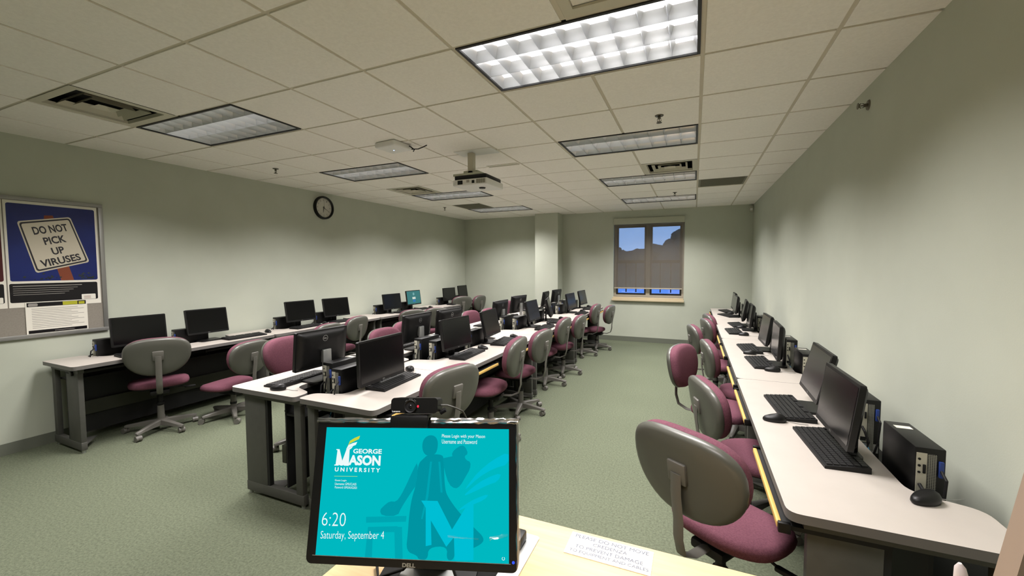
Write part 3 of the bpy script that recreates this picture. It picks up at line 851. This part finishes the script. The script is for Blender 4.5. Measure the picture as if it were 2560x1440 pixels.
MICE = {'L': [(-4.93, -.02, 0), (-4.98, 1.02, -10), (-4.9, 1.85, 0), (-4.9, 2.52, 0), (-4.86, 3.93, 0), (-4.84, 4.40, 0)],
        'P': [(-2.10, .13, 150), (-1.955, 1.12, 10), (-1.93, 1.86, 0), (-1.86, 2.98, 0), (-1.9, 3.68, 0), (-1.86, 4.84, 0), (-1.94, 5.70, 0)],
        'Q': [(-2.60, -.645, 20), (-2.72, 1.17, 0)],
        'R': [(.735, -.685, 35), (.385, .0, 5), (.555, 1.215, 0), (.47, 1.865, 0), (.53, 3.02, 0), (.56, 3.66, 0), (.56, 5.42, 0)]}
for row, lst in MICE.items():
    for k, (x, y, a_) in enumerate(lst):
        t = first_or_copy(ms0); t.location = (x, y, D); t.rotation_euler = (0, 0, R(FACE[row] + 180 + 180 + a_))
        tag(t, 'black computer mouse on %s, %s from the credenza' % (ROW[row], ORD[k]), 'mouse', 'black computer mice')

# ------------------------------------------------------------------ swivel chairs
def make_chair():
    """faces local +x, the hub over the origin"""
    t = thing('office_chair'); N = 40
    BW, BT, BB = .245, .157, .195            # half width, reach up, reach down
    def outline(s_, w_):
        out = []
        for k in range(N):
            a_ = 2 * math.pi * k / N; c_, q_ = math.cos(a_), math.sin(a_)
            n_ = 2.9 if q_ > 0 else 2.35
            u = math.copysign(abs(c_) ** (2 / n_), c_) * BW * (1 - (.10 * (-q_) if q_ < 0 else 0))
            v = math.copysign(abs(q_) ** (2 / n_), q_) * (BT if q_ > 0 else BB)
            out.append((u * s_, v * s_, w_))
        return out
    ct = Matrix.Translation((-.265, 0, .775)) @ Matrix.Rotation(R(-9), 4, 'Y')
    def place(p):
        u, v, w_ = p
        return ct @ Vector((w_ + .30 * u * u - .18 * (v + .02) ** 2, u, v))
    b = MB(); b.rings([[place(p) for p in outline(s_, w_)] for s_, w_ in ((.95, -.002), (1.0, .004), (1.0, .030), (.985, .044), (.94, .056), (.80, .066), (.5, .070), (.12, .071))])
    b.build('back_cushion', 'maroon', t, smooth=60)
    b = MB(); b.rings([[place(p) for p in outline(s_, w_)] for s_, w_ in ((.95, .006), (1.01, .006), (1.02, .000), (1.015, -.012), (.975, -.024), (.90, -.031), (.6, -.036), (.15, -.038))])
    sh = b.build('back_shell', 'shell', t, smooth=60)
    b = MB(); b.add(MB().box((-.050, -.042, -.055), (-.028, .042, .035), bevel=.008).bm, 0, ct @ Matrix.Translation((0, 0, .01)))
    b.build('bracket_cover', 'chairgrey', sh)
    # flat steel bar from the shell down and forward under the seat
    b = MB(); pts = [ct @ Vector((-.050, 0, .0)), ct @ Vector((-.060, 0, -.08)), ct @ Vector((-.060, 0, -.20)), Vector((-.292, 0, .50)), Vector((-.27, 0, .425)), Vector((-.20, 0, .392)), Vector((-.02, 0, .390))]
    b.tube(pts, (.024, .007), 8, flat=(0, 1, 0)); b.build('back_bar', 'chairgrey', t, smooth=50)
    # seat
    def seat_out(s_, z):
        out = []
        for k in range(N):
            a_ = 2 * math.pi * k / N; c_, q_ = math.cos(a_), math.sin(a_)
            x = math.copysign(abs(c_) ** (2 / 2.6), c_) * (.208 if c_ > 0 else .200); y = math.copysign(abs(q_) ** (2 / 2.6), q_) * .236 * (1 + .04 * c_)
            x *= s_; y *= s_
            out.append((x + .06, y, z - (.022 * ((x - .05) / .15) ** 2 if x > .05 else 0) + (.010 * ((x + .08) / .12) ** 2 if x < -.08 else 0) + .06 * y * y))
        return out
    b = MB(); b.rings([seat_out(s_, z) for s_, z in ((.90, .418), (.99, .426), (1.01, .445), (.98, .468), (.90, .480), (.7, .484), (.4, .480), (.1, .478))])
    b.build('seat', 'maroon', t, smooth=60)
    b = MB(); b.rings([seat_out(s_, z) for s_, z in ((.55, .395), (.80, .402), (.90, .416), (.92, .424))]); b.build('seat_pan', 'blackm', t, smooth=60)
    b = MB(); b.box((-.11, -.075, .355), (.11, .075, .398), bevel=.012)
    b.build('mechanism', 'blackm', t)
    b = MB(); b.tube([(.05, -.07, .378), (.06, -.17, .376), (.06, -.20, .368)], .006); b.box((.045, -.285, .352), (.075, -.195, .372), bevel=.007); b.build('lever', 'blackm', t)
    b = MB(); b.cyl((0, 0, .09), (0, 0, .25), .030, .027, 18); b.build('column', 'chairgrey', t)
    b = MB(); b.cyl((0, 0, .25), (0, 0, .36), .022, seg=16); b.cyl((0, 0, .24), (0, 0, .262), .032, seg=16); b.build('gas_lift', 'blackm', t)
    MB().cyl((0, 0, .062), (0, 0, .118), .050, .040, 20).build('hub', 'chairgrey', t)
    for k in range(5):
        a_ = R(-3 + 72 * k); mx = Matrix.Rotation(a_, 4, 'Z')
        b = MB(); rs = []
        for x, hw, z0, z1 in ((.03, .030, .060, .112), (.12, .026, .062, .104), (.21, .021, .062, .092), (.275, .019, .060, .084), (.292, .012, .062, .078)):
            rs.append([(x, -hw, z0), (x, hw, z0), (x, hw * .85, z1 - .006), (x, hw * .5, z1), (x, -hw * .5, z1), (x, -hw * .85, z1 - .006)])
        b.rings(rs); b.bm.transform(mx); lg = b.build('base_leg', 'chairgrey', t, smooth=40)
        b = MB(); c_ = Matrix.Translation((.278, 0, 0)) @ Matrix.Rotation(R(50 + 97 * k), 4, 'Z')
        b.cyl((0, 0, .03), (0, 0, .066), .009, seg=10)
        for y in (-.013, .013): b.cyl((-.018, y - .010, .027), (-.018, y + .010, .027), .0265, seg=18)
        b.ball((-.018, 0, .030), .024, u=14, v=8, sc=(1.12, .95, 1.0))
        b.bm.transform(mx @ c_); b.build('caster', 'caster', lg, smooth=40)
    return t
ch = make_chair()
CH = {  # hub x, y, facing, lowered by
 'L': [(-4.84, -.24, 154, -.02), (-4.56, .29, 189, .10), (-4.65, 1.41, 186, .06), (-4.74, 2.0, 190, .04), (-4.68, 3.40, 155, .06), (-4.60, 4.02, 152, .08), (-4.91, 5.50, 151, -.02), (-4.83, 6.0, 177, 0)],
 'Q': [(-3.23, .12, 1, -.03), (-2.89, 1.05, 0, 0), (-3.09, 1.68, 0, .01), (-2.89, 2.98, 0, 0), (-2.88, 3.58, 0, .02), (-3.18, 5.05, 0, .02), (-3.17, 5.64, 0, .0)],
 'P': [(-1.73, -.16, 166, -.02), (-1.74, .86, 186, -.03), (-1.75, 1.62, 177, 0), (-1.85, 2.76, 180, .01), (-1.80, 3.42, 178, .04), (-1.86, 4.78, 178, 0), (-1.72, 5.40, 173, .07)],
 'R': [(.105, -.597, 55, -.03), (.30, .33, 18, .03), (.13, 1.15, -19, 0), (.37, 1.84, 8, .04), (.24, 3.0, 12, .05), (.40, 3.63, 12, .04), (.44, 4.22, 12, .04)]}
UP = ('back_cushion', 'back_shell', 'back_bar', 'seat', 'seat_pan', 'mechanism', 'lever', 'gas_lift')
for row, lst in CH.items():
    for k, (x, y, a_, dz) in enumerate(lst):
        t = first_or_copy(ch); t.location = (x, y, 0); t.rotation_euler = (0, 0, R(a_))
        for c in t.children:
            if c.name.split('.')[0] in UP: c.location = (0, 0, -dz)
            elif c.name.startswith('base_leg') and row != 'L': c.rotation_euler = (0, 0, R(-36))
        lab = 'maroon swivel chair at %s, %s from the credenza' % (ROW[row], ORD[k])
        if (row, k) == ('R', 2): lab = 'swivel chair turned out to show its maroon front at the plain wall desks'
        tag(t, lab, 'chair', 'maroon swivel chairs')

# ------------------------------------------------------------------ credenza and what stands on it
CZ = .76
t = tag(thing('credenza', (-.946, -1.293, 0)), 'pale maple credenza at the bottom of the photo carrying a login monitor', 'credenza')
MB().box((0, -1.0, CZ - .03), (1.50, 0, CZ), bevel=.003).build('top', 'wood', t)
MB().box((.03, -.97, .0), (.055, -.03, CZ - .03)).build('side_panel', 'wood', t, smooth=0)
MB().box((1.445, -.97, .0), (1.47, -.03, CZ - .03)).build('side_panel', 'wood', t, smooth=0)
MB().box((.055, -.06, .05), (1.445, -.04, CZ - .03)).build('back_panel', 'wood', t, smooth=0)
# cable port: a silver plate with a black socket block
t = tag(thing('cable_port', (-.60, -1.56, CZ)), 'silver cable plate with a black socket block in the credenza top', 'cable port')
MB().prism(rrect(-.10, -.16, .151, .183, .012), .0002, .003).build('plate', 'silver', t)
MB().box((-.07, -.10, .003), (.095, .12, .0045)).build('opening', 'void', t, smooth=0)
MB().box((.02, .095, .003), (.118, .155, .035), bevel=.006).box((.05, .02, .003), (.105, .10, .02), bevel=.004).build('socket_block', 'black', t)
# notice
t = tag(thing('notice', (-.363, -1.4135, CZ)), 'white laminated notice lying flat on the credenza beside the login monitor', 'sign')
NW, NH = .246, .1035
MB().box((0, 0, .0002), (NW, NH, .0022)).build('card', 'paper', t, smooth=0)
for body, u0, u1, v0, v1 in (('PLEASE DO NOT MOVE', .06, .95, .78, .93), ('CREDENZA', .30, .71, .56, .70), ('TO PREVENT DAMAGE', .10, .90, .33, .47), ('TO EQUIPMENT AND CABLES', .05, .97, .11, .25)):
    bm = text_bm(body, u0 * NW, v0 * NH, u1 * NW, v1 * NH)
    for v in bm.verts: v.co.z = .0026
    MB().add(bm).build('lettering', mat('faded_print', (84, 90, 108), .6), t, smooth=0, fix=False)

# login monitor, tilted back and turned toward the camera side of the credenza
base = Vector((-.67, -1.66, CZ))
az, ta, roll = .2954, .2678, .0292
nv = Vector((math.sin(az), -math.cos(az), 0)); r_ = (-nv).cross(Vector((0, 0, 1))); v_ = Vector((0, 0, 1)) * math.cos(ta) - nv * math.sin(ta)
r2 = r_ * math.cos(roll) + v_ * math.sin(roll); v2 = v_ * math.cos(roll) - r_ * math.sin(roll); nn = r2.cross(v2)
SM = Matrix(((r2.x, v2.x, nn.x, -.6455), (r2.y, v2.y, nn.y, -1.7513), (r2.z, v2.z, nn.z, 1.0571), (0, 0, 0, 1)))
t = tag(thing('login_monitor', base), 'large black monitor with a teal university login screen on the credenza', 'monitor')
LM = Matrix.Translation(-base) @ SM
b = MB(); b.prism(rrect(-.261, -.1672, .2575, .1672, .014), -.026, .0035)
b.rings([[(x * s_, y * s_, z) for x, y in rrect(-.258, -.164, .255, .164, .03)] for s_, z in ((.96, -.026), (.86, -.045), (.6, -.055))], cap0=False)
h = b.build('housing', 'black', t, smooth=40); h.matrix_local = LM
SX, SY = .237, .148
b = MB(); b.box((-SX, -SY, .0030), (SX, SY, .0042)); b.build('screen', emitter('teal_screen', (0, 184, 192), 1.0), h, smooth=0)
PG = {
'head':[(.0187,.103),(.0212,.1213),(.034,.1321),(.0506,.1308),(.0592,.1187),(.0589,.1006),(.0539,.087),(.0361,.0823),(.0244,.0881)],
'body':[(.0359,.0867),(.0718,.0873),(.0755,.074),(.0803,.0068),(.0911,-.013),(.1172,-.0434),(.1552,-.0756),(.1801,-.0967),(.1711,-.1107),(.1347,-.1256),(.1113,-.1129),(.1076,-.1456),(.0891,-.1463),(.0912,-.1164),(.0446,-.1208),(.0442,-.1475),(.0209,-.1475),(.0188,-.1396),(-.0099,-.1312),(-.0073,-.0923),(-.0062,-.0528),(-.0017,-.0155),(.0081,.0167),(.0107,.0639),(.0233,.0761)],
'arm':[(.0104,.0713),(-.0017,.0488),(-.0163,.0161),(-.0281,-.0075),(-.0401,-.0238),(-.0565,-.0228),(-.069,-.0318),(-.0813,-.0437),(-.0739,-.0563),(-.035,-.0551),(-.0264,-.0363),(-.0055,-.004),(.0097,.0167)],
'arm2':[(.0719,.0829),(.0779,.0504),(.0902,.0186),(.1064,.0089),(.1189,.0164),(.1311,.0369),(.1418,.0546),(.1431,.0708),(.1318,.075),(.1268,.0838),(.1363,.0899),(.1296,.1047),(.1198,.1099),(.1006,.0983),(.0945,.0862),(.1045,.0745),(.1074,.0657),(.1018,.0568),(.1038,.0422),(.091,.0434),(.0822,.0652)],
'top':[(-.1145,-.0596),(-.0125,-.0544),(-.0134,-.0672),(-.1135,-.0727)],
'leg':[(-.108,-.0816),(-.095,-.0812),(-.0933,-.1475),(-.1111,-.1475)],'leg2':[(-.0416,-.0794),(-.0224,-.0788),(-.0169,-.1475),(-.0359,-.1475)],
'rail':[(-.0982,-.0813),(-.0337,-.0777),(-.033,-.0904),(-.0973,-.094)]}
LG = {'s1':[(.237,.0968),(.197,.0762),(.1626,.0492),(.1378,.0197),(.1286,.0051),(.1628,.0362),(.2003,.0573),(.237,.0681)],
's2':[(.2198,.049),(.1785,.0336),(.1474,.0128),(.1242,-.0078),(.1538,.0043),(.185,.0194),(.2114,.0286)],
's3':[(.1898,.001),(.1541,-.0119),(.1293,-.0262),(.1115,-.0408),(.1481,-.0256),(.1791,-.0129)],
'm':[(.0227,-.0191),(.0634,-.0189),(.101,-.0802),(.1326,-.0317),(.1518,-.0221),(.154,-.1437),(.1091,-.1455),(.1062,-.0966),(.0882,-.1178),(.0485,-.0624),(.0522,-.1151),(.0383,-.1183),(.0346,-.0345)]}
def soft(pts, n=2):
    for _ in range(n):
        pts = [q for a, c in zip(pts, pts[1:] + pts[:1]) for q in ((a[0] * .75 + c[0] * .25, a[1] * .75 + c[1] * .25), (a[0] * .25 + c[0] * .75, a[1] * .25 + c[1] * .75))]
    return pts
flat('statue_picture', [soft(PG['body']), soft(PG['head'])], emitter('teal_dark', (0, 148, 162), 1), .0045, h)
flat('statue_arm_picture', [soft(PG['arm'], 1), soft(PG['arm2'], 1)], emitter('teal_dark2', (0, 154, 168), 1), .0048, h)
flat('table_picture', [PG['top'], PG['rail'], PG['leg'], PG['leg2']], emitter('teal_mid', (0, 166, 178), 1), .0047, h)
flat('statue_fold', [[(.041, .07), (.046, .07), (.040, -.01), (.028, -.06), (.024, -.06), (.034, -.01)], [(.062, .07), (.067, .07), (.075, .0), (.070, .0)]], emitter('teal_fold', (0, 164, 178), 1), .00465, h)
flat('pale_logo', [soft(LG[k_], 1) for k_ in ('s1', 's2', 's3')] + [LG['m']], emitter('cyan_logo', (0, 190, 212), 1), .0051, h)
WHT = emitter('screen_white', (236, 250, 250), 1)
flat('quill_yellow', [[(-.145,.1284),(-.1471,.1206),(-.1603,.1143),(-.1702,.1095),(-.1758,.1026),(-.1707,.1157),(-.1593,.1227)]], emitter('quill_yellow', (206, 216, 60), 1), .0051, h)
flat('quill_white', [[(-.151,.1135),(-.1545,.106),(-.1661,.1018),(-.1793,.0955),(-.174,.1057),(-.1634,.1102)], [(-.1611,.1034),(-.1657,.0972),(-.1739,.0925),(-.1779,.0878),(-.1786,.0955)]], WHT, .0051, h)
flat('rule', [[(-.205,.0305),(-.144,.0312),(-.144,.0325),(-.205,.0318)]], emitter('rule_green', (150, 214, 150), 1), .0051, h)
def big_m(x0, y0, x1, y1):
    """a serif capital M"""
    X = lambda u: x0 + u * (x1 - x0); Y = lambda v: y0 + v * (y1 - y0)
    P = [(0, 0), (.30, 0), (.30, .05), (.20, .07), (.24, .72), (.47, 0), (.54, 0), (.76, .74), (.74, .07), (.66, .05), (.66, 0), (1, 0), (1, .05), (.92, .07), (.90, .93), (.98, .95), (.98, 1), (.76, 1), (.53, .30), (.28, 1), (.06, 1), (.06, .95), (.14, .93), (.09, .07), (0, .05)]
    return [(X(u), Y(v)) for u, v in P]
flat('logo_initial', [big_m(-.2075, .0562, -.169, .0953)], WHT, .0052, h)
for body, x0, y0, x1, y1, bo in (('GEORGE', -.160, .0857, -.0845, .0970, .028), ('ASON', -.1705, .0577, -.0862, .0820, .045), ('U N I V E R S I T Y', -.205, .0423, -.086, .0522, .03),
        ('Please Login with your Mason', .069, .1243, .178, .1347, 0), ('Username and Password', .0694, .1125, .158, .1225, 0), ('Guest Login', -.2025, .0186, -.172, .0240, 0),
        ('Username: GMUCLASS', -.2018, .0108, -.1453, .0165, 0), ('Password: GMUAUG2021', -.201, .0030, -.143, .0084, 0), ('6:20', -.2275, -.0825, -.166, -.0522, -.014), ('Saturday, September 4', -.2275, -.117, -.066, -.0945, -.006)):
    bm = text_bm(body, x0, y0, x1, y1, bo)
    for v in bm.verts: v.co.z = .0052; v.co.y += (v.co.x - x0) * (.03 if body[0] in 'S' else .0)
    MB().add(bm).build('screen_text', WHT, h, smooth=0, fix=False)
b = MB()
for k in range(16):
    if k in (3, 4): continue
    a0, a1 = R(22.5 * k), R(22.5 * (k + 1)); q = lambda r, a: (.2243 + r * math.cos(a), -.1374 + r * math.sin(a), .0052)
    b.poly([q(.0026, a0), q(.0036, a0), q(.0036, a1), q(.0026, a1)])
b.build('ease_icon', WHT, h, smooth=0)
b = MB(); b.add(text_bm('DELL', -.0175, -.1655, .0145, -.1566, .04))
for v in b.bm.verts: v.co.z = .0040
b.build('badge', 'silver', h, smooth=0, fix=False)
MB().box((-SX - .008, -.1492, .0030), (SX + .004, -.1483, .0046)).build('lower_trim', 'alu', h, smooth=0)
MB().cyl((.2473, -.1452, .003), (.2473, -.1452, .0045), .0032).build('power_light', 'powerled', h)
# stand
b = MB(); b.prism(rrect(-.13, -.11, .13, .09, .04), 0, .014, 0, 0); b.bm.transform(Matrix.Rotation(az, 4, 'Z')); b.build('stand_base', 'black', t)
b = MB(); b.box((-.05, -.02, .012), (.05, .03, .33), bevel=.01); b.bm.transform(Matrix.Rotation(az, 4, 'Z') @ Matrix.Translation((0, .03, 0))); b.build('stand_neck', 'black', t)
b = MB(); b.cyl((0, 0, .014), (0, 0, .019), .075, seg=32); b.bm.transform(Matrix.Rotation(az, 4, 'Z') @ Matrix.Translation((0, -.02, 0))); b.build('stand_disc', 'silver', t)
b = MB(); b.tube([(.03, .02, .12), (.10, -.02, .05), (.16, -.03, .012), (.22, -.06, .01)], .004); b.tube([(.0, .02, .1), (-.06, -.03, .03), (-.12, -.06, .01), (-.16, -.02, .01)], .004); b.build('cable', 'blackm', t)
# clear film pulled over the housing edges
random.seed(11)
def film(p, q, wv, nseg, amp):
    nseg = nseg // 2
    b = MB(); p, q, wv = Vector(p), Vector(q), Vector(wv); rows = []
    for k in range(nseg + 1):
        c = p.lerp(q, k / nseg); row = []
        for m_ in range(5):
            row.append(c + wv * (m_ / 4 - .5) + Vector((random.uniform(-amp, amp) * .6, random.uniform(-amp, amp) * .6, .0046 + (.004 if m_ in (1, 3) else .001) + random.uniform(0, amp))))
        rows.append(row)
    vs = [[b.bm.verts.new(v) for v in r] for r in rows]
    for a_, c_ in zip(vs, vs[1:]):
        for m_ in range(4): b.bm.faces.new((a_[m_], a_[m_ + 1], c_[m_ + 1], c_[m_]))
    return b.build('plastic_film', 'film', h, smooth=60)
film((-.262, .166, 0), (-.066, .166, 0), (0, .012, 0), 40, .0022)
film((.04, .166, 0), (.262, .168, 0), (0, .013, 0), 44, .0024)
film((.259, .17, 0), (.259, -.165, 0), (.010, 0, 0), 50, .002)
film((.092, -.0945, .001), (.166, -.0975, .001), (0, .004, 0), 16, .0012)
film((.192, -.0965, .001), (.236, -.0865, .001), (0, .008, 0), 12, .0018)
# webcam clipped on its top edge
t = tag(thing('webcam', SM @ Vector((-.012, .168, 0))), 'black webcam with a red light clipped on top of the login monitor', 'webcam')
WM = Matrix.Translation(-(SM @ Vector((-.012, .168, 0)))) @ SM
b = MB(); b.prism(rrect(-.0655, .1846, .0565, .2222, .009, 5), -.034, .010); o = b.build('body', 'black', t, smooth=50); o.matrix_local = WM
bd = o
MB().box((-.0605, .150, .0055), (.0352, .1785, .020), bevel=.003).box((-.055, .172, -.04), (.032, .180, .012), bevel=.003).box((-.045, .150, -.045), (.025, .18, -.036), bevel=.003).build('clip', 'black', bd)
b = MB(); N = 32; rs = []
for rr_, z in ((.0165, .010), (.0165, .013), (.0150, .0145), (.0125, .0125), (.0125, .0115)): rs.append([(-.0134 + rr_ * math.cos(2 * math.pi * k / N), .2015 + rr_ * math.sin(2 * math.pi * k / N), z) for k in range(N)])
b.rings(rs, cap0=False); b.build('lens_ring', 'blackm', bd, smooth=50)
MB().ball((-.0134, .2015, .0085), .006, sc=(1, 1, 1)).build('lens', mat('lens_glass', (20, 20, 24), .05), bd)
b = MB()
for k in range(9):
    if k in (2, 6): continue
    a0, a1 = R(140 - 11 * k), R(140 - 11 * k - 8); q = lambda r, a: (-.0134 + r * math.cos(a), .2015 + r * math.sin(a), .0106)
    b.poly([q(.0178, a0), q(.0178, a1), q(.0190, a1), q(.0190, a0)])
b.build('ring_print', 'silver', bd, smooth=0)
MB().ball((.0056, .2015, .010), .0032, sc=(.75, 1, .5)).build('record_light', 'redled', bd)
b = MB(); b.add(text_bm('Lenovo', -.0612, .1872, -.0402, .1915, .02))
for v in b.bm.verts: v.co.z = .0105
b.build('badge', 'whitepl', bd, smooth=0, fix=False)
b = MB(); b.tube([(.050, .203, -.02), (.072, .203, -.022), (.092, .196, -.03), (.108, .186, -.05), (.118, .160, -.07), (.12, .12, -.08)], .0022)
b.build('cable', 'deskgrey', bd)
b = MB(); b.cyl((.056, .184, -.02), (.070, .192, -.02), .006); b.build('hinge', 'blackm', bd)
# tilted taupe board and a white rod at the end of the credenza
t = tag(thing('tilted_board', (.30, -1.9, CZ)), 'taupe tilted board standing at the end of the credenza near the photo edge', 'board')
b = MB(); b.prism([(-.056, 0), (.10, 0), (.26, .90), (.085, .90)], -.016, .016); b.bm.transform(Matrix(((1, 0, 0, 0), (0, 0, -1, 0), (0, 1, 0, 0), (0, 0, 0, 1)))); b.build('panel', 'taupe', t, smooth=0)
MB().box((-.09, -.06, .0), (.13, .06, .016), bevel=.004).build('foot', 'taupe', t)
t = tag(thing('upright_rod', (.375, -1.76, CZ)), 'white round-ended rod standing beside the taupe board on the credenza', 'rod')
b = MB(); b.tube([(0, 0, .012), (-.012, -.012, .15), (-.034, -.03, .33), (-.046, -.038, .405), (-.049, -.040, .424), (-.050, -.041, .431)], [.009, .009, .009, .0085, .006, .002], 16); b.build('shaft', 'pvc', t, smooth=60)
MB().cyl((0, 0, 0), (0, 0, .014), .04, .036, 24).build('foot', 'pvc', t)
